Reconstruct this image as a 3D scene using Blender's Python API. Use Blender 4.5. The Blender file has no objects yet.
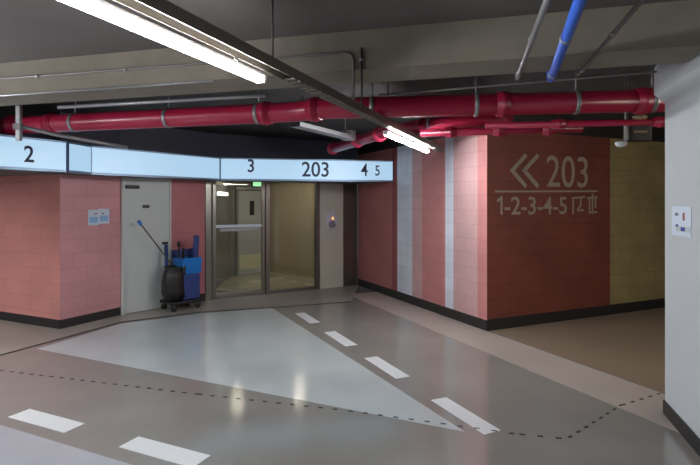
import bpy, bmesh, math, random
from mathutils import Vector, Matrix
random.seed(7)
S = bpy.context.scene
COL = S.collection

# ------------------------------------------------------------------ camera
EYE = 1.7            # eye height in metres
FPX, HOR = 500.0, 203.0
cam = bpy.data.cameras.new('camera')
cam.sensor_width = 36.0
cam.lens = FPX / 700.0 * 36.0
cam.shift_y = -(232.5 - HOR) / 700.0
cam.clip_start = 0.05
co = bpy.data.objects.new('camera', cam); COL.objects.link(co)
co.location = (0, 0, EYE); co.rotation_euler = (math.pi / 2, 0, 0)
S.camera = co

# ------------------------------------------------------------------ world + exposure
W = bpy.data.worlds.new('world'); S.world = W; W.use_nodes = True
W.node_tree.nodes['Background'].inputs[0].default_value = (0.80, 0.88, 1.0, 1)
W.node_tree.nodes['Background'].inputs[1].default_value = 0.05
S.view_settings.view_transform = 'Standard'
S.view_settings.look = 'None'
S.view_settings.gamma = 1.0
S.view_settings.use_curve_mapping = False
S.view_settings.exposure = 0.0
TUBE_POWER = 120.0
LEFT_FILL = 345.0
RIGHT_FILL = 110.0
SIGN_POWER = .74
LOBBY_POWER = 19.0

# ------------------------------------------------------------------ materials
def srgb(r, g, b):
    f = lambda c: c / 12.92 if c <= .04045 else ((c + .055) / 1.055) ** 2.4
    return (f(r / 255), f(g / 255), f(b / 255), 1)

def base_mat(name):
    m = bpy.data.materials.new(name); m.use_nodes = True
    return m, m.node_tree.nodes, m.node_tree.links, m.node_tree.nodes['Principled BSDF']

def mat(name, c, rough=.6, metal=0.0, noise=0.0, scale=6.0, bump=0.0, spec=.5, coat=0):
    m, N, L, P = base_mat(name)
    P.inputs['Roughness'].default_value = rough
    P.inputs['Metallic'].default_value = metal
    P.inputs['Specular IOR Level'].default_value = spec
    tc = N.new('ShaderNodeTexCoord')
    nz = N.new('ShaderNodeTexNoise'); nz.inputs['Scale'].default_value = scale
    nz.inputs['Detail'].default_value = 6
    L.new(tc.outputs['Object'], nz.inputs['Vector'])
    mx = N.new('ShaderNodeMix'); mx.data_type = 'RGBA'
    k = max(noise, .02)
    mx.inputs[6].default_value = (c[0] * (1 - k), c[1] * (1 - k), c[2] * (1 - k), 1)
    mx.inputs[7].default_value = (min(1, c[0] * (1 + k)), min(1, c[1] * (1 + k)), min(1, c[2] * (1 + k)), 1)
    L.new(nz.outputs['Fac'], mx.inputs[0])
    L.new(mx.outputs[2], P.inputs['Base Color'])
    if bump:
        b = N.new('ShaderNodeBump'); b.inputs['Strength'].default_value = bump; b.inputs['Distance'].default_value = .01
        L.new(nz.outputs['Fac'], b.inputs['Height']); L.new(b.outputs[0], P.inputs['Normal'])
    return m

def emit(name, c, power, base=(.8, .8, .8, 1)):
    m, N, L, P = base_mat(name)
    P.inputs['Base Color'].default_value = base
    P.inputs['Emission Color'].default_value = c
    P.inputs['Emission Strength'].default_value = power
    P.inputs['Roughness'].default_value = .3
    return m

def block_mat(name, stripes, mortar=.82, rough=.55, patch=.10, top=None):
    """painted concrete block work; stripes = [(u in metres, colour), ...] along the wall"""
    m, N, L, P = base_mat(name)
    P.inputs['Roughness'].default_value = rough
    uv = N.new('ShaderNodeTexCoord')
    br = N.new('ShaderNodeTexBrick')
    br.inputs['Scale'].default_value = 1.0
    br.inputs['Brick Width'].default_value = .40
    br.inputs['Row Height'].default_value = .20
    br.inputs['Mortar Size'].default_value = .006
    br.inputs['Mortar Smooth'].default_value = .5
    br.inputs['Color1'].default_value = (1, 1, 1, 1)
    br.inputs['Color2'].default_value = (.94, .94, .94, 1)
    br.inputs['Mortar'].default_value = (mortar, mortar, mortar, 1)
    L.new(uv.outputs['UV'], br.inputs['Vector'])
    if len(stripes) == 1:
        col = N.new('ShaderNodeRGB'); col.outputs[0].default_value = stripes[0][1]; src = col.outputs[0]
    else:
        end = stripes[-1][0] + 1.0
        sx = N.new('ShaderNodeSeparateXYZ'); L.new(uv.outputs['UV'], sx.inputs[0])
        dv = N.new('ShaderNodeMath'); dv.operation = 'DIVIDE'; dv.inputs[1].default_value = end
        L.new(sx.outputs[0], dv.inputs[0])
        cr = N.new('ShaderNodeValToRGB'); cr.color_ramp.interpolation = 'CONSTANT'
        L.new(dv.outputs[0], cr.inputs[0])
        e = cr.color_ramp.elements
        e[0].position = 0; e[0].color = stripes[0][1]
        e[1].position = stripes[1][0] / end; e[1].color = stripes[1][1]
        for u, c in stripes[2:]:
            x = e.new(u / end); x.color = c
        src = cr.outputs[0]
    nz = N.new('ShaderNodeTexNoise'); nz.inputs['Scale'].default_value = 1.3; nz.inputs['Detail'].default_value = 5
    L.new(uv.outputs['UV'], nz.inputs['Vector'])
    mr = N.new('ShaderNodeMapRange'); mr.inputs[1].default_value = .3; mr.inputs[2].default_value = .7
    mr.inputs[3].default_value = 1 - patch; mr.inputs[4].default_value = 1 + patch
    L.new(nz.outputs['Fac'], mr.inputs[0])
    m1 = N.new('ShaderNodeMix'); m1.data_type = 'RGBA'; m1.blend_type = 'MULTIPLY'; m1.inputs[0].default_value = 1
    L.new(src, m1.inputs[6]); L.new(br.outputs['Color'], m1.inputs[7])
    m2 = N.new('ShaderNodeMix'); m2.data_type = 'RGBA'; m2.blend_type = 'MULTIPLY'; m2.inputs[0].default_value = 1
    L.new(m1.outputs[2], m2.inputs[6]); L.new(mr.outputs[0], m2.inputs[7])
    fin = m2.outputs[2]
    if top:                                    # darker colour above a height
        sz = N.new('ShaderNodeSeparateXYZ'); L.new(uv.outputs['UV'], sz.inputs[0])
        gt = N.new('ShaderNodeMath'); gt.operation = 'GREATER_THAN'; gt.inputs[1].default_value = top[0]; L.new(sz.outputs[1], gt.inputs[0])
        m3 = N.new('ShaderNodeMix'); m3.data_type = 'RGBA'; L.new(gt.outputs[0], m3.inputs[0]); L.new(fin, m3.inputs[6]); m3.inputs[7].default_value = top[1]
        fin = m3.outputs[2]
    L.new(fin, P.inputs['Base Color'])
    b = N.new('ShaderNodeBump'); b.inputs['Strength'].default_value = .5; b.inputs['Distance'].default_value = .006
    b.invert = True
    L.new(br.outputs['Fac'], b.inputs['Height']); L.new(b.outputs[0], P.inputs['Normal'])
    return m

def floor_mat(name, c, rough=.3, patch=.12):
    m, N, L, P = base_mat(name)
    P.inputs['Specular IOR Level'].default_value = .9
    tc = N.new('ShaderNodeTexCoord')
    nz = N.new('ShaderNodeTexNoise'); nz.inputs['Scale'].default_value = .9; nz.inputs['Detail'].default_value = 7
    L.new(tc.outputs['Object'], nz.inputs['Vector'])
    n2 = N.new('ShaderNodeTexNoise'); n2.inputs['Scale'].default_value = 60; n2.inputs['Detail'].default_value = 3
    L.new(tc.outputs['Object'], n2.inputs['Vector'])
    mx = N.new('ShaderNodeMix'); mx.data_type = 'RGBA'
    mx.inputs[6].default_value = (c[0] * (1 - patch), c[1] * (1 - patch), c[2] * (1 - patch), 1)
    mx.inputs[7].default_value = (c[0] * (1 + patch), c[1] * (1 + patch), c[2] * (1 + patch), 1)
    mr = N.new('ShaderNodeMapRange'); mr.inputs[1].default_value = .3; mr.inputs[2].default_value = .7
    L.new(nz.outputs['Fac'], mr.inputs[0]); L.new(mr.outputs[0], mx.inputs[0])
    L.new(mx.outputs[2], P.inputs['Base Color'])
    m3 = N.new('ShaderNodeMapRange'); m3.inputs[3].default_value = rough - .06; m3.inputs[4].default_value = rough + .08
    L.new(nz.outputs['Fac'], m3.inputs[0]); L.new(m3.outputs[0], P.inputs['Roughness'])
    b = N.new('ShaderNodeBump'); b.inputs['Strength'].default_value = .03; b.inputs['Distance'].default_value = .004
    L.new(n2.outputs['Fac'], b.inputs['Height']); L.new(b.outputs[0], P.inputs['Normal'])
    return m

def glass_mat(name, tint):
    m, N, L, P = base_mat(name)
    N.remove(P)
    out = N['Material Output']
    tr = N.new('ShaderNodeBsdfTransparent'); tr.inputs[0].default_value = tint
    gl = N.new('ShaderNodeBsdfGlossy'); gl.inputs['Roughness'].default_value = .02
    fr = N.new('ShaderNodeFresnel'); fr.inputs[0].default_value = 1.5
    mx = N.new('ShaderNodeMixShader')
    L.new(fr.outputs[0], mx.inputs[0]); L.new(tr.outputs[0], mx.inputs[1]); L.new(gl.outputs[0], mx.inputs[2])
    L.new(mx.outputs[0], out.inputs[0])
    return m

# ------------------------------------------------------------------ geometry helpers
class MB:
    """collects shapes and links them as ONE mesh object"""
    def __init__(self): self.bm = bmesh.new()
    def box(self, c, s, rz=0.0, bevel=0.0, rot=None):
        b = bmesh.new(); bmesh.ops.create_cube(b, size=1)
        bmesh.ops.scale(b, vec=s, verts=b.verts)
        if bevel: bmesh.ops.bevel(b, geom=b.edges[:], offset=bevel, segments=2, affect='EDGES', profile=.5)
        M = Matrix.Translation(c) @ (rot.to_4x4() if rot else Matrix.Rotation(rz, 4, 'Z'))
        bmesh.ops.transform(b, matrix=M, verts=b.verts)
        return self._merge(b)
    def _merge(self, b):
        me = bpy.data.meshes.new('tmp'); b.to_mesh(me); b.free()
        self.bm.from_mesh(me); bpy.data.meshes.remove(me); return self
    def prism(self, pts, z0, z1):
        """vertical prism over a plan outline"""
        b = bmesh.new()
        lo = [b.verts.new((p[0], p[1], z0)) for p in pts]; hi = [b.verts.new((p[0], p[1], z1)) for p in pts]
        n = len(pts)
        b.faces.new(lo[::-1]); b.faces.new(hi)
        for i in range(n): b.faces.new((lo[i], lo[(i + 1) % n], hi[(i + 1) % n], hi[i]))
        bmesh.ops.recalc_face_normals(b, faces=b.faces[:])
        return self._merge(b)
    def sweep(self, prof, a, bpt):
        """profile of (side, height) swept from plan point a to bpt; side points right of travel"""
        d = (Vector(bpt[:2]) - Vector(a[:2])).normalized(); r = Vector((d.y, -d.x))
        b = bmesh.new(); R = []
        for p in (a, bpt):
            R.append([b.verts.new((p[0] + r.x * s, p[1] + r.y * s, h)) for s, h in prof])
        n = len(prof)
        for i in range(n): b.faces.new((R[0][i], R[0][(i + 1) % n], R[1][(i + 1) % n], R[1][i]))
        b.faces.new(R[0][::-1]); b.faces.new(R[1])
        bmesh.ops.recalc_face_normals(b, faces=b.faces[:])
        return self._merge(b)
    def tube(self, pts, r, seg=14, cap=True):
        pts = [Vector(p) for p in pts]; b = bmesh.new(); rings = []
        rr = r if isinstance(r, (list, tuple)) else [r] * len(pts)
        up = None
        for i, p in enumerate(pts):
            t = (pts[min(i + 1, len(pts) - 1)] - pts[max(i - 1, 0)]).normalized()
            if up is None: up = t.orthogonal().normalized()
            x = (up - t * up.dot(t))
            x = x.normalized() if x.length > 1e-5 else t.orthogonal().normalized()
            up = x; y = t.cross(x)
            rings.append([b.verts.new(p + (x * math.cos(a) + y * math.sin(a)) * rr[i]) for a in [2 * math.pi * k / seg for k in range(seg)]])
        for i in range(len(rings) - 1):
            for k in range(seg):
                f = b.faces.new((rings[i][k], rings[i][(k + 1) % seg], rings[i + 1][(k + 1) % seg], rings[i + 1][k])); f.smooth = True
        if cap: b.faces.new(rings[0][::-1]); b.faces.new(rings[-1])
        bmesh.ops.recalc_face_normals(b, faces=b.faces[:])
        return self._merge(b)
    def lathe(self, prof, c=(0, 0, 0), axis=None, seg=20, cap=True):
        """profile (r, h) turned about an axis through c"""
        ax = Vector(axis or (0, 0, 1)).normalized(); M = Vector((0, 0, 1)).rotation_difference(ax).to_matrix().to_4x4()
        b = bmesh.new(); rings = []
        for r, h in prof:
            rings.append([b.verts.new((max(r, 1e-4) * math.cos(2 * math.pi * k / seg), max(r, 1e-4) * math.sin(2 * math.pi * k / seg), h)) for k in range(seg)])
        for i in range(len(rings) - 1):
            for k in range(seg):
                f = b.faces.new((rings[i][k], rings[i][(k + 1) % seg], rings[i + 1][(k + 1) % seg], rings[i + 1][k])); f.smooth = True
        if cap: b.faces.new(rings[0][::-1]); b.faces.new(rings[-1])
        bmesh.ops.recalc_face_normals(b, faces=b.faces[:])
        bmesh.ops.transform(b, matrix=Matrix.Translation(c) @ M, verts=b.verts)
        return self._merge(b)
    def face(self, pts):
        b = bmesh.new(); b.faces.new([b.verts.new(p) for p in pts]); return self._merge(b)
    def build(self, name, m, parent=None, uvdir=None, origin=(0, 0)):
        me = bpy.data.meshes.new(name)
        if uvdir:
            uv = self.bm.loops.layers.uv.new('UVMap')
            for f in self.bm.faces:
                for l in f.loops:
                    v = l.vert.co
                    l[uv].uv = ((v.x - origin[0]) * uvdir[0] + (v.y - origin[1]) * uvdir[1], v.z)
        self.bm.to_mesh(me); self.bm.free()
        o = bpy.data.objects.new(name, me); COL.objects.link(o)
        me.materials.append(m)
        if parent: o.parent = parent
        return o

def arc(a, c, b, n=6):
    """points rounding the corner c between a and b"""
    a, c, b = Vector(a), Vector(c), Vector(b)
    return [(a * (1 - t) ** 2 + c * 2 * t * (1 - t) + b * t * t) for t in [i / n for i in range(n + 1)]]

def tag(o, label, cat, group=None, kind=None):
    o['label'] = label; o['category'] = cat
    if group: o['group'] = group
    if kind: o['kind'] = kind
    return o
def thing(name, loc, rz, label, cat, group=None):
    o = bpy.data.objects.new(name, None); COL.objects.link(o); o.empty_display_size = .1
    o.location = loc; o.rotation_euler = (0, 0, rz)
    bpy.context.view_layer.update()
    return tag(o, label, cat, group)
def struct(o): o['kind'] = 'structure'; return o
def text_mesh(name, body, size, m, parent, origin, right, narrow=1.0, depth=.003, bold=0.0, align='LEFT'):
    """lettering standing on a vertical face: origin = base-line point, right = plan direction of reading"""
    cu = bpy.data.curves.new('t', 'FONT'); cu.body = body; cu.size = size; cu.extrude = depth / 2; cu.offset = bold; cu.align_x = align
    t = bpy.data.objects.new('t', cu); COL.objects.link(t)
    dg = bpy.context.evaluated_depsgraph_get()
    me = bpy.data.meshes.new_from_object(t.evaluated_get(dg)); bpy.data.objects.remove(t)
    me.name = name
    r = Vector((right[0], right[1], 0)).normalized(); u = Vector((0, 0, 1)); n = r.cross(u)
    M = Matrix(((r.x * narrow, u.x, n.x, origin[0]), (r.y * narrow, u.y, n.y, origin[1]), (0, 1, 0, origin[2]), (0, 0, 0, 1)))
    me.transform(M)
    me.materials.clear(); me.materials.append(m)
    o = bpy.data.objects.new(name, me); COL.objects.link(o); o.parent = parent
    return o

# survey of the place: a point of the plan seen on the floor at photo pixel (px, py)
def fl(px, py):
    Y = EYE * FPX / (py - HOR); return Vector(((px - 350) / FPX * Y, Y))
def on_line(px, a, b):
    """distance along a->b of the plan line where the sight line through column px meets it"""
    k = (px - 350) / FPX; d = (b - a).normalized()
    return (k * a.y - a.x) / (d.x - k * d.y)
def left_of(d): return Vector((-d.y, d.x))

# ------------------------------------------------------------------ palette
ROSE = srgb(206, 138, 136); PALE = srgb(214, 172, 172); WHT = srgb(228, 232, 244)
TOP2 = (2.69, srgb(46, 42, 42))  # dark wall tops in place of the dark bulkhead there
TOP_SHADE = (2.44, srgb(62, 62, 78))  # shade above the canopy, painted into the wall colour
M_left = block_mat('pink_block_paint', [(0, srgb(206, 138, 132))], top=TOP_SHADE)
M_face = block_mat('pink_block_paint_pale', [(0, srgb(216, 156, 160))], top=TOP_SHADE)
M_door_wall = block_mat('rose_block_paint', [(0, srgb(190, 118, 122))], top=TOP_SHADE)
M_skirt = mat('black_skirting', srgb(44, 42, 42), .5)
M_slab = mat('ceiling_concrete', srgb(98, 92, 90), .9, noise=.15, scale=3, bump=.2)
M_beam = mat('beam_concrete', srgb(128, 120, 108), .9, noise=.22, scale=5, bump=.2)
M_pillar = mat('pillar_paint', srgb(196, 200, 204), .6, noise=.04)
M_red = mat('red_pipe_paint', srgb(164, 30, 64), .30, noise=.08)
M_blue = mat('blue_pipe_paint', srgb(52, 100, 205), .4)
M_galv = mat('galvanised_steel', srgb(150, 150, 152), .42, metal=.6, noise=.1)
M_galv_dark = mat('dull_steel', srgb(112, 108, 106), .55, metal=.4, noise=.12)
M_race = mat('raceway_steel', srgb(120, 114, 106), .5, metal=.3, noise=.1)
M_tube = emit('lamp_light', (.95, .975, 1.0, 1), TUBE_POWER)
M_tubecap = mat('lamp_cap', srgb(220, 220, 220), .4)
M_sign = emit('sign_light', (.50, .76, 1.0, 1), SIGN_POWER, (.16, .20, .24, 1))
M_signtrim = mat('sign_trim', srgb(120, 140, 165), .35, metal=.6)
M_signdark = mat('sign_seam', srgb(44, 66, 110), .4)
M_ink = mat('navy_ink', srgb(24, 34, 78), .5)
M_soffit = mat('soffit', srgb(96, 92, 92), .7)
M_leaf = mat('door_paint', srgb(196, 200, 198), .45, noise=.04)
M_frame = mat('steel_frame', srgb(132, 128, 122), .3, metal=.8)
M_black = mat('black_plastic', srgb(30, 28, 30), .45)
M_paper = mat('white_paper', srgb(214, 224, 238), .7)
M_letter = mat('wall_lettering_paint', srgb(178, 162, 146), .6)
M_glass = glass_mat('clear_glass', (.92, .95, .93, 1))
M_line = mat('road_line_white', srgb(226, 228, 230), .4, noise=.06, scale=20)
M_joint = mat('floor_joint_dark', srgb(56, 52, 50), .7)

# ------------------------------------------------------------------ plan
c1 = fl(60, 329); d0 = fl(120, 315); g0 = fl(205, 300.5); g1 = fl(358, 285); k1 = fl(487, 331)
Adir = Vector((.421, .907)); Aleft = Vector((-.907, .421)); Bright = Vector((.909, .416)).normalized()
l0 = c1 + Aleft * 5.0
r1 = k1 + Bright * 9.0
ZC = 2.93

# floor and slab
floor = struct(MB().box((0, 3, -.1), (24, 24, .2)).build('floor', floor_mat('road_floor_paint', srgb(142, 139, 134), .13)))


def wall(name, a, b, m, th=.2, z1=ZC, skirt=None, sh=.12):
    """wall whose visible face runs a -> b (left to right as seen)"""
    d = (b - a).normalized(); n = left_of(d)                # away from the viewer
    o = struct(MB().prism([a, b, b + n * th - d * th, a + n * th + d * th], 0, z1).build(name, m, uvdir=(d.x, d.y), origin=(a.x, a.y)))
    if skirt:
        f = -n * .012
        struct(MB().prism([a + f, b + f, b, a], .001, sh).build(skirt, M_skirt))
    return o, d, -n
wall('wall_left', l0, c1, M_left, skirt='baseboard_left')
wl, dl, nl = wall('wall_corner', c1, d0, M_face, skirt='baseboard_corner')
wd, dd, nd = wall('wall_entry', d0, g0, M_door_wall)
dg_ = (g1 - g0).normalized(); ng = -left_of(dg_)
# striped wall: stripes surveyed along its face
st = [(345, srgb(186, 118, 116)), (392, srgb(160, 88, 88)), (397, WHT), (412, PALE), (422, ROSE), (445, WHT), (453, PALE), (477, ROSE)]
stripes = [(0, st[0][1])] + [(on_line(p, g1, k1), c) for p, c in st[1:]]
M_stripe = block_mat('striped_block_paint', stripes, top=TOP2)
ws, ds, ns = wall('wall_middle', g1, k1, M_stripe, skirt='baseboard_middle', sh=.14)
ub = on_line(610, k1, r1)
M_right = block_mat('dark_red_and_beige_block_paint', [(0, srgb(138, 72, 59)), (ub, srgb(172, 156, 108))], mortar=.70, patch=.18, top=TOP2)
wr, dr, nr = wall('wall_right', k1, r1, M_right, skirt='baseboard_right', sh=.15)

# ------------------------------------------------------------------ floor paint
def zone(name, pts, m, z=.002):
    return MB().prism(pts, .0002, z).build(name, m, floor)
M_zone = floor_mat('pale_floor_paint', srgb(194, 202, 204), .14)
M_walk = floor_mat('walkway_paint', srgb(178, 166, 158), .42)
M_tan = floor_mat('tan_floor_paint', srgb(140, 122, 104), .42)
M_apron = floor_mat('apron_floor', srgb(158, 152, 144), .35)
M_lgrey = floor_mat('bluish_floor_paint', srgb(176, 178, 186), .16)
zone('painted_zone', [fl(37, 349), fl(120, 324), fl(200, 313.5), fl(272, 308), fl(465, 432)][::-1], M_zone)
zl = fl(0, 425); zd = (fl(119, 461) - zl).normalized()
zone('painted_zone', [zl - zd * 3, zl + zd * 3.2, zl + zd * 3.2 - left_of(zd) * 3, zl - zd * 3 - left_of(zd) * 3][::-1], M_lgrey)
w0 = fl(360, 300); wd_ = (fl(665, 427) - w0).normalized(); wn = Vector((-wd_.y, wd_.x))
if wn.x < 0: wn = -wn
q0, q1 = w0 - wd_ * .6, w0 + wd_ * 9
zone('painted_walkway', [q0, q1, q1 + wn * .635, q0 + wn * .635], M_walk)
zone('painted_zone', [k1 + wn * .02 + nr * .0, k1 + wn * .02 + wd_ * 8, k1 + Bright * 8 + wd_ * 8, k1 + Bright * 8], M_tan, z=.0015)
ap = [fl(-60, 372), fl(120, 322.5), fl(200, 312), fl(280, 307), fl(352, 301.5)]
zone('entrance_apron', ap + [g1, g0, d0, c1, c1 + Aleft * 2.5], M_apron, z=.0012)
mb = MB()
for a, b in zip(ap, ap[1:]):
    n = left_of((b - a).normalized()) * .022
    mb.prism([a - n, b - n, b + n, a + n], .001, .004)
mb.build('drain_channel', M_joint, floor)
def dash(c, d, ln, w):
    d = d.normalized(); n = left_of(d)
    return MB().prism([c - d * ln / 2 - n * w / 2, c + d * ln / 2 - n * w / 2, c + d * ln / 2 + n * w / 2, c - d * ln / 2 + n * w / 2], .0005, .004).build('lane_dash', M_line, floor)
bdir = Vector((.41, -.912))
for px, py in ((307, 317.8), (340, 338.5), (386, 367), (463.5, 414.5)): dash(fl(px, py), bdir, .70, .155)
adir = Vector((1.1, -.50))
for px, py in ((46, 420.5), (164, 451.5)): dash(fl(px, py), adir, .66, .17)
mb = MB()
run = [fl(-20, 368), fl(195, 394), fl(345, 410.5), fl(515, 434), fl(567, 439), fl(620, 406), fl(672, 390)]
for a, b in zip(run, run[1:]):
    L_ = (b - a).length; d = (b - a).normalized(); n = left_of(d) * .009; s = .03
    while s < L_:
        p = a + d * s; mb.prism([p - n, p + d * .04 - n, p + d * .04 + n, p + n], .001, .0045); s += .125
o = mb.build('floor_joint', M_joint, floor); o['kind'] = 'stuff'

# ------------------------------------------------------------------ overhead concrete beam, pillar
b0 = Vector((-3.08, 4.40)); b1 = Vector((1.79, 3.10)); bd = (b1 - b0).normalized()
bs, be = b0 - bd * 5, b0 + bd * 5.42
BZ = 2.65
beam = MB().sweep([(0, BZ), (0, ZC), (-.40, ZC), (-.40, BZ)], bs, be).build('trim_1', M_beam); struct(beam)
p0 = fl(665, 414); pd = (fl(700, 455) - p0).normalized(); pn = left_of(pd)
if pn.x < 0: pn = -pn
cA, cB = Vector((-12, b0.y + (-12 - b0.x) * bd.y / bd.x + .2)), Vector((12, b0.y + (12 - b0.x) * bd.y / bd.x + .2))
struct(MB().prism([(-12, -9), (12, -9), cB, cA], ZC, ZC + .2).build('ceiling', M_slab))
struct(MB().prism([cA, cB, (12, 15), (-12, 15)], ZC + .001, ZC + .2).build('ceiling_rear', mat('dark_rear_ceiling', srgb(52, 49, 48), .95, noise=.2, scale=8, bump=.3)))  # darker colour than the ceiling in front of the beam
P0, P1 = p0, p0 + pd * 1.0
pillar = struct(MB().prism([P0, P1, P1 + pn * .6, P0 + pn * .6], 0, 2.60).build('wall_pillar', M_pillar))
struct(MB().prism([P0 - pn * .012 - pd * .012, P1 - pn * .012, P1 + pn * .6, P0 + pn * .6 - pd * .012], .001, .11).build('baseboard_pillar', M_skirt))
h0 = P0 - pd * .03; h1 = P0 + pd * 6
struct(MB().sweep([(x, z) for x, z in ((-.70, 2.50), (-.02, 2.50), (.07, 2.58), (.07, 2.80), (-.02, ZC), (-.7, ZC))], h0, h1).build('trim_2', M_pillar))

# ------------------------------------------------------------------ lamps on the slotted raceway
def race(Y, z=2.47): return Vector((-.553 + .394 * (Y - 2.516), Y, z))
rdir = Vector((.394, 1, 0)).normalized(); rperp = Vector((-rdir.y, rdir.x, 0))
ang = math.atan2(rdir.y, rdir.x); rot = Matrix.Rotation(ang, 3, 'Z')
def lamp_row(shift, y_end, label, lamps, teeth, rods, m_light):
    def rc(Y): return race(Y) - rperp * shift
    t = thing('cable_raceway', rc(-7.5), 0, label, 'raceway')
    o0 = Vector(t.location)
    a, b = rc(-7.5) - o0, rc(y_end) - o0; L_ = (b - a).length
    def rbox(mb, s, side, up, ln, w, h): mb.box(a + rdir * s + rperp * side + Vector((0, 0, up)), (ln, w, h), rot=rot)
    m = MB()
    rbox(m, L_ / 2, 0, .028, L_, .08, .006); rbox(m, L_ / 2, .038, 0, L_, .005, .056); rbox(m, L_ / 2, -.038, 0, L_, .005, .056)
    m.build('channel', M_race, t)
    if teeth:
        m = MB(); s = L_ - teeth
        while s < L_ - .05:
            rbox(m, s, 0, -.03, .035, .085, .008); s += .075
        o = m.build('slot_teeth', M_race, t); o['kind'] = 'stuff'
    for s in rods:
        p = a + rdir * (L_ - s)
        MB().tube([p + Vector((0, 0, .03)), p + Vector((0, 0, ZC - 2.474))], .006, 8).build('hanger_rod', M_galv_dark, t)
    for y0, y1, lab in lamps:
        off = rperp * .069 + Vector((0, 0, -.064))
        A_, B_ = rc(y0) + off, rc(y1) + off; c = (A_ + B_) / 2; ln = (B_ - A_).length
        t = thing('strip_light', c, ang, lab, 'light', 'strip lights under the ceiling')
        MB().box((0, 0, -.010), (ln, .050, .036), bevel=.011).build('diffuser', m_light, t)
        MB().box((0, 0, .016), (ln + .02, .044, .016), bevel=.003).build('housing', M_tubecap, t)
        for sx in (-1, 1): MB().box((sx * (ln / 2 + .012), 0, -.004), (.024, .054, .044), bevel=.006).build('end_cap', M_tubecap, t)
        for sx in (-.35, .35): MB().box((sx * ln, -.014, .029), (.03, .036, .010)).build('bracket', M_galv_dark, t)
lamp_row(0, 7.28, 'long slotted steel raceway carrying the row of strip lights under the ceiling',
         [(-6.65, -4.75, 'added strip light far behind the viewer on the slotted raceway'), (-2.75, -.85, 'added strip light just behind the viewer on the slotted raceway'),  # unseen lamps added behind the viewer for brightness
          (1.05, 2.80, 'long bright strip light at the near end of the slotted raceway'),
          (5.0, 6.73, 'far bright strip light hanging in front of the striped pink wall')], 4.6, (.4, 2.6, 4.8, 7.0), M_tube)
lamp_row(-4.6, 3.4, 'added raceway out of view to the left of the viewer',  # added lamp row, unseen, to brighten the left side
         [(-2.4, -.5, 'rear added strip light out of view on the left raceway'), (1.2, 3.1, 'front added strip light out of view on the left raceway')], 0, (.5, 3.5, 6.5), emit('left_fill_light', (.95, .975, 1.0, 1), LEFT_FILL))
lamp_row(5.4, 6.6, 'added raceway out of view behind the pale pillar on the right',  # added unseen lamp to brighten the right wall
         [(4.4, 6.3, 'added strip light out of view behind the pale pillar')], 0, (.5, 3.5, 6.5), emit('right_fill_light', (1.0, .93, .80, 1), RIGHT_FILL))

# ------------------------------------------------------------------ fire pipes
def hanger(t, base, p, r, toslab=True):
    q = Vector(p) - base
    m = MB(); m.lathe([(r + .002, -.018), (r + .009, -.018), (r + .009, .018), (r + .002, .018)], q, axis=t['ax'])
    c = m.build('clamp', M_galv, t)
    MB().tube([q + Vector((0, 0, r)), q + Vector((0, 0, ZC - p[2]))], .007, 8).build('hanger_rod', M_galv, t)
def pipe(name, pts, r, m, label, cat, hang=(), couplings=(), group=None):
    base = Vector(pts[0]); t = thing(name, base, 0, label, cat, group)
    L = [Vector(p) - base for p in pts]
    MB().tube(L, r, 20).build('tube', m, t)
    ax = (Vector(pts[-1]) - Vector(pts[0])); ax.z = 0
    t['ax'] = tuple(ax.normalized())
    def at(f):
        d = [0]
        for i in range(len(L) - 1): d.append(d[-1] + (L[i + 1] - L[i]).length)
        s = f * d[-1]
        for i in range(len(L) - 1):
            if s <= d[i + 1] + 1e-6: return L[i].lerp(L[i + 1], (s - d[i]) / max(1e-6, d[i + 1] - d[i])), (L[i + 1] - L[i]).normalized()
    for f in couplings:
        q, dxn = at(f)
        MB().lathe([(r, -.06), (r + .014, -.055), (r + .014, -.015), (r + .022, -.012), (r + .022, .012), (r + .014, .015), (r + .014, .055), (r, .06)], q, axis=dxn).build('coupling', m, t)
    for f in hang:
        q, dxn = at(f); t['ax'] = tuple(dxn); hanger(t, base, q + base, r)
    del t['ax']
    return t
pipe('fire_pipe', [(-4.15, 5.88, 2.60), (-3.9, 5.81, 2.60)] + arc((-.75, 4.99, 2.60), (-.55, 4.94, 2.60), (-.45, 4.88, 2.60), 4) + arc((-.40, 4.84, 2.60), (-.30, 4.77, 2.60), (-.15, 4.75, 2.60), 4) + [(3.6, 4.28, 2.60)], .098, M_red,
     'thick red fire main running across the whole ceiling above the illuminated sign', 'pipe', hang=(.14, .29, .42, .57, .69, .80, .88), couplings=(.03, .10, .43, .50, .72, .87))
e1 = arc((.38, 6.4, 2.58), (.50, 6.05, 2.58), (.72, 5.83, 2.58))
pipe('branch_pipe', [(-.30, 8.15, 2.58)] + e1 + [(1.6, 5.0, 2.58)], .075, M_red,
     'red branch pipe angling from above the sign to the right-hand fire main', 'pipe', hang=(.75,), couplings=(.02, .30, .50, .72))
pipe('branch_pipe', [(.74, 5.255, 2.435), (2.3, 4.95, 2.44)], .04, M_red,
     'thin red sprinkler pipe just behind and below the right fire main', 'pipe', couplings=(.2, .5, .8))
pipe('sprinkler_pipe', [(1.25, 4.62, 2.415), (3.4, 4.36, 2.42)], .028, M_red, 'slim red sprinkler line hung under the right-hand fire main', 'pipe', couplings=(.3, .7))

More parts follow.
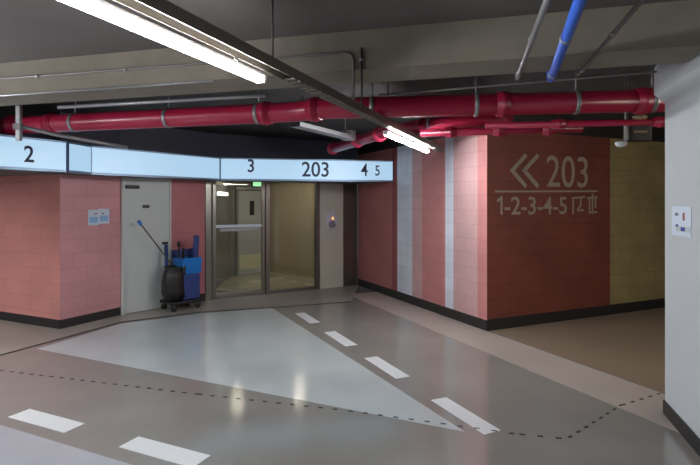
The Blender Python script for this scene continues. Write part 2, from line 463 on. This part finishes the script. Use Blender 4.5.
def conduit(name, pts, r, m, label, cat='conduit', clamps=(), group=None):
    base = Vector(pts[0]); t = thing(name, base, 0, label, cat, group); L = [Vector(p) - base for p in pts]
    MB().tube(L, r, 12).build('tube', m, t)
    for i, f in clamps:
        q = L[i].lerp(L[i + 1], f); dxn = (L[i + 1] - L[i]).normalized()
        MB().lathe([(r, -.012), (r + .006, -.012), (r + .006, .012), (r, .012)], q, axis=dxn).build('clamp', M_galv, t)
    return t
def hang_pipe(x0, y0, x1, y1, z, r, m, label, cat):
    a = Vector((x0, y0, z)); b = Vector((x1, y1, z)); d = (b - a).normalized(); a = a - d * 1.6
    e = arc(b - d * 3 * r, b, b + Vector((0, 0, 3 * r)))
    conduit('water_pipe' if cat == 'pipe' else 'conduit', [a] + e + [(b.x, b.y, ZC - .004)], r, m, label, cat, clamps=((0, .70), (0, .96)))
hang_pipe(1.01, 2.20, 1.45, 3.62, 2.585, .028, M_blue, 'bright blue pipe crossing under the concrete beam at top right', 'pipe')
hang_pipe(.886, 2.27, 1.215, 3.64, 2.60, .015, M_galv, 'pale grey conduit hanging just left of the blue pipe', 'conduit')
hang_pipe(1.317, 2.27, 1.62, 3.56, 2.61, .012, M_galv_dark, 'thin dull conduit under the beam just right of the blue pipe', 'conduit')

def on_beam(px, z, gap):
    s = on_line(px, b0, b1); p = b0 + bd * s - left_of(bd) * gap
    return Vector((p.x, p.y, z))
pts = [on_beam(-40, 2.79, .013), on_beam(335, 2.775, .013)] + arc(on_beam(343, 2.775, .013), on_beam(354, 2.775, .013), on_beam(354, 2.70, .013)) + [on_beam(354, 2.44, .013)]
conduit('conduit', pts, .009, M_galv_dark, 'thin conduit along the beam face bending down above the raceway', clamps=((0, .25), (0, .5), (0, .75)))
conduit('conduit', [on_beam(362, 2.80, .012), on_beam(362, 2.38, .012)], .008, M_black, 'short black conduit dropping straight down from the beam', clamps=((0, .2),))
conduit('conduit', [(-2.9, 4.97, 2.65), (-.75, 4.42, 2.65)], .017, M_galv, 'grey conduit between the beam and the left fire main')
conduit('conduit', [(.29, 4.9, 2.755), (2.55, 3.98, 2.755)], .010, M_galv, 'thin pale conduit running above the right fire main')
g = thing('edge_conduit', (b0.x, b0.y, BZ), 0, 'thin metal strip along the lower edge of the beam at left', 'trim')
aa = Vector((b0.x - bd.x * 1.5, b0.y - bd.y * 1.5, BZ - .007)); bb = Vector((b0.x + bd.x * 2.1, b0.y + bd.y * 2.1, BZ - .007))
bse = Vector(g.location)
MB().tube([aa - bse, bb - bse], .010, 10).build('tube', M_galv, g)
# strut hanger at the far left
t = thing('strut_hanger', (-3.35, 5.06, 2.32), 0, 'galvanised strut hanger with a slanting arm above the sign numeral 2', 'hanger')
MB().box((0, 0, .31), (.045, .045, .60), bevel=.004).build('upright', M_galv, t)
MB().tube([(0, 0, .16), (.25, .22, .10), (.78, .72, .02)], .02, 8).build('arm', M_galv, t)
MB().box((0, 0, .15), (.08, .08, .06), bevel=.006).build('bracket', M_galv_dark, t)
# cable tray between the pipes
t = thing('cable_tray', (-.62, 5.62, 2.56), 0, 'short pale cable tray hanging between the red pipes above the numerals 203', 'tray')
va, vb = Vector((0, 0)), Vector((.62, 1.15))
MB().sweep([(-.07, 0), (.07, 0), (.07, .05), (.064, .05), (.064, .006), (-.064, .006), (-.064, .05), (-.07, .05)], va, vb).build('channel', M_galv, t)
MB().box((.60, 1.12, .05), (.16, .14, .13), rz=-.5, bevel=.01).build('junction_box', M_galv, t)
for f in (.12, .9):
    MB().tube([(vb.x * f, vb.y * f, .0), (vb.x * f, vb.y * f, ZC - 2.56)], .006, 8).build('hanger_rod', M_galv_dark, t)
# fixture by the pillar
t = thing('dome_camera', (2.78, 5.0, 2.30), 0, 'small pale dome camera on a bent conduit beside the pillar', 'camera')
MB().tube([(-.02, 0, .63), (-.02, 0, .2)] + arc((-.02, 0, .06), (-.02, 0, .02), (-.06, 0, .0)), .014, 10).build('conduit', M_galv, t)
MB().box((.12, .05, .12), (.22, .14, .20), bevel=.012).build('body', M_black, t)
MB().lathe([(.0, -.045), (.045, -.03), (.058, 0), (.05, .012), (0, .012)], (-.07, 0, .0)).build('dome', M_pillar, t)
MB().lathe([(.0, -.03), (.05, -.022), (.07, 0), (.05, .022), (0, .03)], (.10, -.03, .25)).build('beacon', mat('beacon_beige', srgb(170, 150, 120), .5), t)
MB().box((.11, -.022, .11), (.14, .01, .02)).build('nameplate', mat('plate_beige', srgb(150, 130, 100), .5), t)

# ------------------------------------------------------------------ canopy with the illuminated sign
ZB, ZT = 2.075, 2.455
def cp(px, y): Y = (ZB - EYE) * FPX / (HOR - y); return Vector(((px - 350) / FPX * Y, Y))
K = [cp(0, 169), cp(65, 172.5), cp(90, 174.6), cp(220, 180.5), cp(393.5, 182)]
km = K[0] - (K[1] - K[0]).normalized() * 1.2
F = [km] + K[1:]
t = thing('entrance_canopy', (F[2].x, F[2].y, 0), 0, 'long angular entrance canopy with a glowing pale blue numbered sign front', 'canopy')
cb = Vector((F[2].x, F[2].y))
q = .015
back = [g1 + ng * q + dg_ * 0 + Vector((.0, -.05)), g0 + ng * q + nd * q, d0 + nd * q + nl * q, c1 + nl * q + Vector((-.005, -.02)), c1 + Aleft * 2.6 - left_of(-Aleft) * -q * 0 + Vector((-.0, -.03))]
e4 = F[-1] + ns * .02
outl = [p - cb for p in F[:-1] + [e4]] + [(p + ns * .02 if i == 0 else p) - cb for i, p in enumerate(back)]
inner = outl
MB().prism([Vector(p) for p in outl], ZB + .012, ZT - .012).build('body', M_soffit, t)
names = ['2', '', '', '3']
panels = []
for i in range(4):
    a, b = F[i] - cb, F[i + 1] - cb
    if i == 3: b = e4 - cb
    d = (b - a).normalized(); n = -left_of(d)          # toward viewer
    ia, ib = a + d * .006, b - d * .006
    p = MB().prism([ia + n * .030, ib + n * .030, ib + n * .004, ia + n * .004], ZB + .03, ZT - .022).build('sign_panel', M_sign, t)
    panels.append((p, a, b, d, n))
    for z0, z1 in ((ZB, ZB + .030), (ZT - .022, ZT)):
        MB().prism([a + n * .036, b + n * .036, b, a], z0, z1).build('trim', M_signtrim, t)
    if i: MB().box((a.x + n.x * .022, a.y + n.y * .022, (ZB + ZT) / 2), (.03 if i != 2 else .012, .05, ZT - ZB), rz=math.atan2(d.y, d.x), bevel=.003).build('seam_post', M_signdark if i != 2 else M_signtrim, t)
def sign_text(i, body, px, py_base, px_h, narrow=.85, bold=.0):
    p, a, b, d, n = panels[i]
    A_ = a + cb; s = on_line(px, A_, A_ + d); w = A_ + d * s
    z = EYE + (HOR - py_base) / FPX * w.y; h = px_h / FPX * w.y
    o = w - cb + n * .0325
    text_mesh('numeral', body, h / .70, M_ink, p, (o.x, o.y, z), d, narrow, .003, bold, 'CENTER')
sign_text(0, '2', 27.5, 162, 16, .9, .004)
sign_text(3, '3', 251, 172, 12.5, .9, .004)
sign_text(3, '203', 315.5, 176.5, 14.5, .92, .004)
sign_text(3, '4', 364, 176, 12.5, .8, .003)
sign_text(3, '5', 377, 175.5, 10, .8, .002)

# ------------------------------------------------------------------ steel door in the entry wall
def entry(s, out): v = d0 + dd * s + nd * out; return v
s0, s1 = on_line(122, d0, g0), on_line(169, d0, g0)
ang_d = math.atan2(dd.y, dd.x)
dr_ = MB(); p = entry((s0 + s1) / 2, .012)
dr_.box((p.x, p.y, 1.03), (s1 - s0 - .02, .03, 2.04), rz=ang_d, bevel=.004)
door = struct(dr_.build('door_1', M_leaf))
for sx in (s0, s1):
    p = entry(sx, .02); MB().box((p.x, p.y, 1.045), (.035, .055, 2.09), rz=ang_d, bevel=.003).build('door_frame', M_leaf, door)
p = entry((s0 + s1) / 2, .02); MB().box((p.x, p.y, 2.07), (s1 - s0, .055, .04), rz=ang_d, bevel=.003).build('door_frame', M_leaf, door)
def on_door(px, py):
    s = on_line(px, d0, g0); w = d0 + dd * s; return s, EYE + (HOR - py) / FPX * w.y
s, z = on_door(163.5, 243); p = entry(s, .05); MB().box((p.x, p.y, z), (.085, .05, .04), rz=ang_d, bevel=.008).build('handle', M_black, door)
s, z = on_door(145, 206.5); p = entry(s, .034); MB().box((p.x, p.y, z), (.11, .014, .045), rz=ang_d, bevel=.003).build('nameplate', M_black, door)
s, z = on_door(131, 187); p = entry(s, .05); MB().box((p.x, p.y, z), (.20, .06, .05), rz=ang_d, bevel=.006).build('door_closer', M_black, door)
# skirting on the rose part of the entry wall
pA, pB = entry(s1 + .02, .0), entry((g0 - d0).length, 0)
struct(MB().prism([pA + nd * .012, pB + nd * .012, pB, pA], .001, .13).build('baseboard_entry', M_skirt))
# notices
def notice(px0, px1, py0, py1, a, b, nrm, label, lift=.004, cut=None):
    d = (b - a).normalized(); u0, u1 = on_line(px0, a, b), on_line(px1, a, b); um = (u0 + u1) / 2
    w = a + d * um; z0 = EYE + (HOR - py1) / FPX * w.y; z1 = EYE + (HOR - py0) / FPX * w.y
    c = w + nrm * lift
    t = thing('notice_sheet', (c.x, c.y, z0), math.atan2(d.y, d.x), label, 'notice', None)
    MB().box((0, 0, (z1 - z0) / 2), (abs(u1 - u0), .003, z1 - z0)).build('sheet', M_paper, t)
    return t, abs(u1 - u0), z1 - z0
M_pblue = mat('notice_blue', srgb(150, 190, 228), .7); M_pgrey = mat('notice_grey', srgb(120, 124, 136), .7); M_pred = mat('notice_red', srgb(150, 70, 90), .7); M_pdk = mat('notice_dark_blue', srgb(60, 70, 150), .7)
t, w, h = notice(88, 98.6, 209.8, 225.2, c1, d0, nl, 'left white notice of the pair taped on the pale pink wall')
MB().box((0, -.003, h * .35), (w * .8, .002, h * .4)).build('print_block', M_pblue, t)
MB().box((w * .22, -.003, h * .74), (w * .25, .002, h * .10)).build('print_mark', M_pgrey, t)
t, w, h = notice(98.3, 109, 208.8, 223.6, c1, d0, nl, 'right white notice of the pair taped on the pale pink wall', .0045)
MB().box((0, -.003, h * .35), (w * .8, .002, h * .4)).build('print_block', M_pblue, t)
MB().box((-w * .1, -.003, h * .68), (w * .22, .002, h * .10)).build('print_mark', M_pgrey, t)
pe = P1; face_n = -pn
t, w, h = notice(672.5, 692, 206.5, 236, P0, P1, face_n, 'white notice sheet with small coloured marks on the pale pillar')
MB().box((-w * .22, -.003, h * .73), (w * .16, .002, h * .10)).build('print_mark', M_pgrey, t)
MB().box((w * .15, -.003, h * .66), (w * .08, .002, h * .26)).build('print_mark', M_pred, t)
MB().box((-w * .2, -.003, h * .34), (w * .12, .002, h * .09)).build('print_mark', M_pdk, t)
MB().box((w * .1, -.003, h * .24), (w * .7, .002, h * .18)).build('print_block', mat('notice_pale', srgb(190, 200, 206), .7), t)
MB().box((w * .12, -.005, h * .24), (w * .2, .002, h * .13)).build('print_mark', M_pdk, t)

# ------------------------------------------------------------------ painted wayfinding on the right wall
def wr_pt(px, py, out=.004):
    s = on_line(px, k1, r1); w = k1 + dr * s
    return w + nr * out, EYE + (HOR - py) / FPX * w.y
def paint_line(mb, a, b, wd=2.2):
    """stroke between two surveyed points of the right wall"""
    (pa, za), (pb, zb) = wr_pt(*a), wr_pt(*b)
    A_ = Vector((pa.x, pa.y, za)); B_ = Vector((pb.x, pb.y, zb)); d = (B_ - A_); ln = d.length; d.normalize()
    n3 = Vector((nr.x, nr.y, 0)); y = n3.cross(d)
    R = Matrix((d, y, n3)).transposed(); w = wd / FPX * (A_.y + B_.y) / 2
    mb.box((A_ + B_) / 2, (ln + w * .8, w, .004), rot=R)
m = MB()
for x in (511, 523):
    m2 = [(x + 14, 156), (x + 1, 170.5), (x + 14, 185.5)]
    paint_line(m, m2[0], m2[1], 4.2); paint_line(m, m2[1], m2[2], 4.2)
m.build('painted_chevrons', M_letter, wr)
m = MB(); paint_line(m, (495.5, 191.5), (597, 191.2), 1.7); m.build('painted_rule', M_letter, wr)
def wtext(name, body, px0, px1, py_base, px_h, bold):
    a, z = wr_pt(px0, py_base); b, _ = wr_pt(px1, py_base); ym = (a.y + b.y) / 2
    h = px_h / FPX * ym
    o = text_mesh(name, body, h / .70, M_letter, wr, (0, 0, 0), (1, 0), 1, .004, bold)
    xs = [v.co.x for v in o.data.vertices]; w = max(xs) - min(xs); sc = (b - a).length / w
    r = Vector((dr.x, dr.y, 0)); u = Vector((0, 0, 1)); n = r.cross(u); x0 = min(xs)
    # text was built reading along +X with +Z up; squeeze and stand it on the wall
    M = Matrix(((r.x * sc, -n.x * -1 * -1, 0, a.x - r.x * sc * x0), (r.y * sc, -n.y * -1 * -1, 0, a.y - r.y * sc * x0), (0, 0, 1, z), (0, 0, 0, 1)))
    o.data.transform(M)
wtext('painted_numerals', '203', 546.5, 587.5, 186.5, 31, 0)
wtext('painted_letters', '-2-3-4-5', 504.5, 566.5, 214.5, 17.5, .003)
m = MB()
for a, b in (((501.3, 197.3), (501.3, 213.6)), ((501, 197.6), (497.8, 200.6))): paint_line(m, a, b, 2.5)
m.build('painted_letters', M_letter, wr)
m = MB()
for a, b in (((572.5, 198), (584.5, 197)), ((573, 198), (573, 213.5)), ((580.5, 197.5), (580.5, 206)), ((580, 206), (577.5, 209.5)), ((577.5, 210.5), (583, 210))): paint_line(m, a, b, 1.8)
m.build('painted_letters', M_letter, wr)
m = MB()
for a, b in (((587.5, 198), (597, 197)), ((592.3, 194.5), (592.3, 213)), ((589.3, 198), (589.3, 212)), ((595.3, 198), (595.3, 207)), ((589, 212.5), (596.5, 212))): paint_line(m, a, b, 1.8)
m.build('painted_letters', M_letter, wr)

# ------------------------------------------------------------------ glazed entrance and the lobby behind
ang_g = math.atan2(dg_.y, dg_.x)
def ent(s, out=0.0): return g0 + dg_ * s + ng * out
U = {k: on_line(k, g0, g1) for k in (205, 209, 213, 265, 269.5, 316, 319.5, 343, 347)}
GL = (g1 - g0).length
ZH = 2.30
struct(MB().prism([ent(0), ent(GL), ent(GL, -.15), ent(0, -.15)], ZH, ZC).build('wall_lintel', mat('lintel_shade', srgb(62, 62, 78), .7)))  # lintel colour holds the same painted shade as the upper walls
fr = MB()
def gbox(mb, ua, ub_, z0, z1, out=0, th=.06, bev=.003):
    p = ent((ua + ub_) / 2, out); mb.box((p.x, p.y, (z0 + z1) / 2), (ub_ - ua, th, z1 - z0), rz=ang_g, bevel=bev); return mb
d2 = struct(gbox(MB(), U[213] + .05, U[265] - .05, .09, 2.13, -.03, .012, .001).build('door_2', M_glass))
for ua, ub_ in ((U[213], U[213] + .055), (U[265] - .055, U[265])): gbox(MB(), ua, ub_, .02, 2.18, -.03, .045).build('leaf_stile', M_frame, d2)
gbox(MB(), U[213] + .055, U[265] - .055, 2.12, 2.18, -.03, .045).build('leaf_rail', M_frame, d2)
gbox(MB(), U[213] + .055, U[265] - .055, .02, .10, -.03, .045).build('leaf_rail', M_frame, d2)
gbox(MB(), U[213] + .12, U[265] - .08, 1.19, 1.25, .01, .02, .008).build('push_bar', M_galv, d2)
gbox(MB(), U[213] + .055, U[265] - .055, 1.26, 1.31, -.022, .003, 0).build('pale_strip', M_paper, d2)  # pale strip across the glass leaf
for ua, ub_ in ((U[205] + .005, U[209] + .03), (U[265] + .01, U[269.5])):
    gbox(MB(), ua, ub_, 0.002, ZH - .002, -.03, .10).build('door_frame', M_frame, d2)
gbox(MB(), U[209] + .03, U[265] + .01, 2.19, ZH - .002, -.03, .09).build('door_frame', M_frame, d2)
gbox(MB(), U[213], U[265], .0015, .015, -.03, .12, 0).build('threshold', M_galv, d2)
w1 = struct(gbox(MB(), U[269.5] + .003, U[316] - .003, .06, ZH - .06, -.03, .012, .001).build('window_1', M_glass))
gbox(MB(), U[316], U[319.5], 0.002, ZH - .002, -.03, .10).build('window_frame', M_frame, w1)
gbox(MB(), U[269.5] + .002, U[316] - .002, .002, .06, -.03, .08).build('window_frame', M_frame, w1)
gbox(MB(), U[269.5] + .002, U[316] - .002, ZH - .06, ZH - .002, -.03, .08).build('window_frame', M_frame, w1)
M_pier = mat('pier_stone', srgb(206, 200, 186), .5, noise=.06)
struct(gbox(MB(), U[319.5] + .003, U[343], .001, ZH - .001, -.05, .12).build('wall_pier', M_pier))
struct(gbox(MB(), U[343] + .002, GL - .02, .001, ZH - .001, -.09, .10).build('wall_reveal', M_frame))
# intercom panel
um = on_line(331, g0, g1); p = ent(um, .012); zi = EYE + (HOR - 220.5) / FPX * p.y
t = thing('intercom_panel', (p.x, p.y, zi - .2), ang_g, 'pale oval entry panel with an orange light on the pier right of the glass', 'intercom')
def oval(w, h, n=20): return [(w * math.cos(2 * math.pi * i / n), h * math.sin(2 * math.pi * i / n)) for i in range(n)]
def oval_plate(w, h, zc, y0, y1, x=0):
    mb = MB(); b = bmesh.new(); o_ = oval(w, h)
    A_ = [b.verts.new((x + q[0], y0, zc + q[1])) for q in o_]; B_ = [b.verts.new((x + q[0] * .92, y1, zc + q[1] * .94)) for q in o_]
    n = len(o_)
    for i in range(n): b.faces.new((A_[i], A_[(i + 1) % n], B_[(i + 1) % n], B_[i]))
    b.faces.new(A_[::-1]); b.faces.new(B_); bmesh.ops.recalc_face_normals(b, faces=b.faces[:]); return mb._merge(b)
oval_plate(.125, .20, .20, 0, -.035).build('body', mat('panel_grey', srgb(214, 210, 224), .35), t)
oval_plate(.085, .075, .12, -.035, -.04).build('keypad', mat('keypad_grey', srgb(140, 138, 150), .4), t)
oval_plate(.022, .03, .245, -.035, -.043, x=.015).build('indicator_light', emit('orange_led', (1, .45, .05, 1), 1.3), t)
# lobby shell
lq = Vector((-1.98, 12.35)); lb = Vector((-2.76, 11.6)); la = ent(.02, -.16); lc = ent(GL - .02, -.16)
M_lob = mat('lobby_beige_wall', srgb(166, 154, 126), .6, noise=.05, scale=2)
M_lob2 = mat('lobby_grey_wall', srgb(120, 116, 114), .6, noise=.05, scale=2)
def iwall(name, a, b, m): d = (b - a).normalized(); n = left_of(d) * .12; return struct(MB().prism([a, b, b + n, a + n], 0, 2.55).build(name, m))
iwall('wall_lobby_left', la, lb, M_lob2)
iwall('wall_lobby_back', lb, lq, M_lob2)
iwall('wall_lobby_right', lq, lc, M_lob)
struct(MB().prism([la, lb, lq, lc], 2.42, 2.5).build('ceiling_lobby', M_lob))
struct(MB().prism([la, lc, lq, lb], .0005, .003).build('floor_lobby', floor_mat('lobby_floor', srgb(160, 152, 134), .25)))
# inner door
bdv = (lq - lb).normalized(); bn = -left_of(bdv); angb = math.atan2(bdv.y, bdv.x); BL = (lq - lb).length
def bk(s, out): v = lb + bdv * s + bn * out; return v
p = bk(BL * .52, .02)
M_in = mat('inner_door_grey', srgb(172, 172, 172), .45)
d3 = struct(MB().box((p.x, p.y, 1.0), (.78, .03, 1.98), rz=angb, bevel=.003).build('door_3', M_in))
for sx in (-.42, .42): p = bk(BL * .52 + sx, .025); MB().box((p.x, p.y, 1.02), (.06, .06, 2.03), rz=angb, bevel=.003).build('door_frame', mat('inner_frame', srgb(120, 124, 118), .4), d3)
p = bk(BL * .52, .025); MB().box((p.x, p.y, 2.04), (.9, .06, .06), rz=angb, bevel=.003).build('door_frame', M_in, d3)
p = bk(BL * .52 - .02, .038); MB().box((p.x, p.y, 1.58), (.12, .012, .34), rz=angb).build('vision_panel', M_black, d3)
p = bk(BL * .52, .04); MB().box((p.x, p.y, .30), (.74, .012, .34), rz=angb, bevel=.003).build('kick_plate', mat('kick_plate_pale', srgb(196, 192, 160), .45), d3)
p = bk(BL * .52 + .12, .05); t = thing('exit_sign', (p.x, p.y, 2.09), angb, 'small green lit exit sign above the inner lobby door', 'sign')
MB().box((0, 0, .07), (.30, .05, .14), bevel=.006).build('case', M_black, t)
MB().box((0, -.027, .07), (.27, .006, .115)).build('face', emit('exit_green', (.25, .8, .35, 1), 1.2), t)
# lobby downlights, and a bar imitating a reflected lamp
ceil_pts = [Vector((-1.9, 11.2)), Vector((-1.1, 10.75)), Vector((-2.35, 10.4)), Vector((-.45, 10.45))]
for i, c in enumerate(ceil_pts):
    lab = ['deepest', 'second from right', 'leftmost', 'rightmost'][i]
    t = thing('downlight', (c.x, c.y, 2.395), 0, '%s round downlight in the lobby ceiling behind the glass' % lab, 'light', 'lobby downlights')
    MB().lathe([(.05, 0), (.075, 0), (.075, .024), (.05, .024), (.05, 0)], (0, 0, 0), cap=False).build('rim', M_tubecap, t)
    MB().lathe([(.0, .004), (.049, .004), (.049, .012), (0, .012)], (0, 0, 0)).build('lens', emit('downlight_lens', (1, .88, .72, 1), LOBBY_POWER * 10), t)
lv = (lb - la).normalized(); ln_ = -left_of(lv)
p = la + lv * 1.5 + ln_ * .03
t = thing('reflection_bar', (p.x, p.y, 1.84), math.atan2(lv.y, lv.x), 'short white glowing bar on the left lobby wall imitating a lamp reflected in the glass door', 'light')  # glowing bar added in place of a lamp's reflection in the glass
MB().box((0, -.02, .05), (.95, .05, .07), bevel=.01).build('diffuser', emit('reflection_white', (1, .97, .9, 1), 2.5), t)
MB().box((0, .012, .05), (.98, .02, .09), bevel=.004).build('housing', M_tubecap, t)

# ------------------------------------------------------------------ cleaning cart by the door
cpos = fl(181, 308.5); ca = ang_d
t = thing('cleaning_cart', (cpos.x, cpos.y, 0), ca, 'blue janitor cart with a black bag parked beside the grey door', 'cart')
M_cb = mat('cart_blue', srgb(44, 66, 128), .45); M_cb2 = mat('bucket_bright_blue', srgb(24, 120, 205), .4); M_bag = mat('black_bag', srgb(34, 30, 30), .35, noise=.1)
MB().box((0, 0, .13), (.52, .40, .05), bevel=.012).build('deck', M_black, t)
for sx in (-.21, .21):
    for sy in (-.15, .15):
        w = MB().lathe([(.018, -.014), (.045, -.014), (.05, -.008), (.05, .008), (.045, .014), (.018, .014)], (sx, sy, .0505), axis=(0, 1, 0)); w.build('caster', M_black, t)
        MB().box((sx, sy, .095), (.03, .04, .05), bevel=.004).build('caster_fork', M_galv_dark, t)
b = MB(); b.box((.09, 0, .36), (.30, .36, .40), bevel=.02); b.build('cabinet', M_cb, t)
b = MB()
b.sweep([(-.13, .56), (.13, .56), (.165, .82), (.15, .82), (.117, .575), (-.117, .575), (-.15, .82), (-.165, .82)], (-.06, 0), (.28, 0))
b.box((-.055, 0, .69), (.012, .29, .25)); b.box((.275, 0, .69), (.012, .29, .25))
b.build('bucket', M_cb2, t)
MB().tube([(-.05, .12, .80), (-.05, .12, .90), (.26, .12, .90), (.26, .12, .80)], .012, 8).build('bucket_handle', M_cb, t)
MB().box((.10, .13, .88), (.36, .04, .12), bevel=.01).build('tray_rim', M_cb, t)
MB().tube([(-.20, .10, .15), (-.20, .10, 1.03)], .03, 10).build('post', M_cb, t)
MB().tube([(.27, .12, .15), (.27, .12, .95)], .016, 10).build('post', M_cb, t)
# bag: gathered at the top ring, sagging below
b = MB(); prof = [(.06, .16), (.13, .18), (.165, .30), (.165, .45), (.15, .58), (.125, .66), (.14, .69), (.13, .70), (.11, .68)]
b.lathe(prof, (-.16, -.04, 0), seg=26)
for v in b.bm.verts:
    a = math.atan2(v.co.y + .04, v.co.x + .16); k = 1 + .07 * math.sin(7 * a + 5 * v.co.z) + .04 * math.sin(13 * a)
    v.co.x = -.16 + (v.co.x + .16) * k; v.co.y = -.04 + (v.co.y + .04) * k
b.build('rubbish_bag', M_bag, t)
MB().tube([(-.05, -.14, .20), (-.03, -.12, .66), (-.01, -.08, .98)], [.045, .04, .016], 10).build('bag_flap', M_bag, t)
# tools held by the cart
def ct(x, y, z): v = Matrix.Rotation(ca, 3, 'Z') @ Vector((x, y, z)); return Vector((v.x + cpos.x, v.y + cpos.y, v.z))
bp = ct(-.20, 0, 0)
tp = Vector((0, 0, 0))
ym = fl(138, 308).y
m0 = ct(-.17, -.02, .72); m1 = Vector(((138 - 350) / FPX * (7.62), 7.62, EYE + (HOR - 220.5) / FPX * (7.62)))
t = thing('mop', m0, 0, 'long mop with a blue tip leaning out of the cart across the grey door', 'mop')
v = m1 - m0
MB().tube([Vector((0, 0, 0)), v * .93], .011, 10).build('handle', mat('mop_handle_grey', srgb(92, 84, 78), .5), t)
MB().tube([v * .90, v * .93, v * .98, v], [.016, .03, .03, .014], 10).build('grip', mat('grip_blue', srgb(52, 120, 205), .5), t)
q0_ = ct(.29, .05, .0)
t = thing('floor_brush', ct(.245, -.04, .75), ca, 'dark blue upright brush standing in the right end of the cart', 'brush')
MB().box((.0, 0, .22), (.105, .05, .40), bevel=.024, rot=Matrix.Rotation(.06, 3, 'Y')).build('bristle_head', M_cb, t)
MB().tube([(-.02, 0, -.35), (0, 0, .06)], .012, 8).build('handle', M_black, t)
t = thing('broom', ct(-.03, .03, .66), 0, 'black broom handle standing between the bag and the blue bucket', 'broom')
MB().tube([(0, 0, 0), (.01, .0, .36)], .013, 8).build('handle', M_black, t)
MB().lathe([(.012, 0), (.024, .01), (.024, .07), (.012, .08)], (.01, 0, .34)).build('grip', M_black, t)
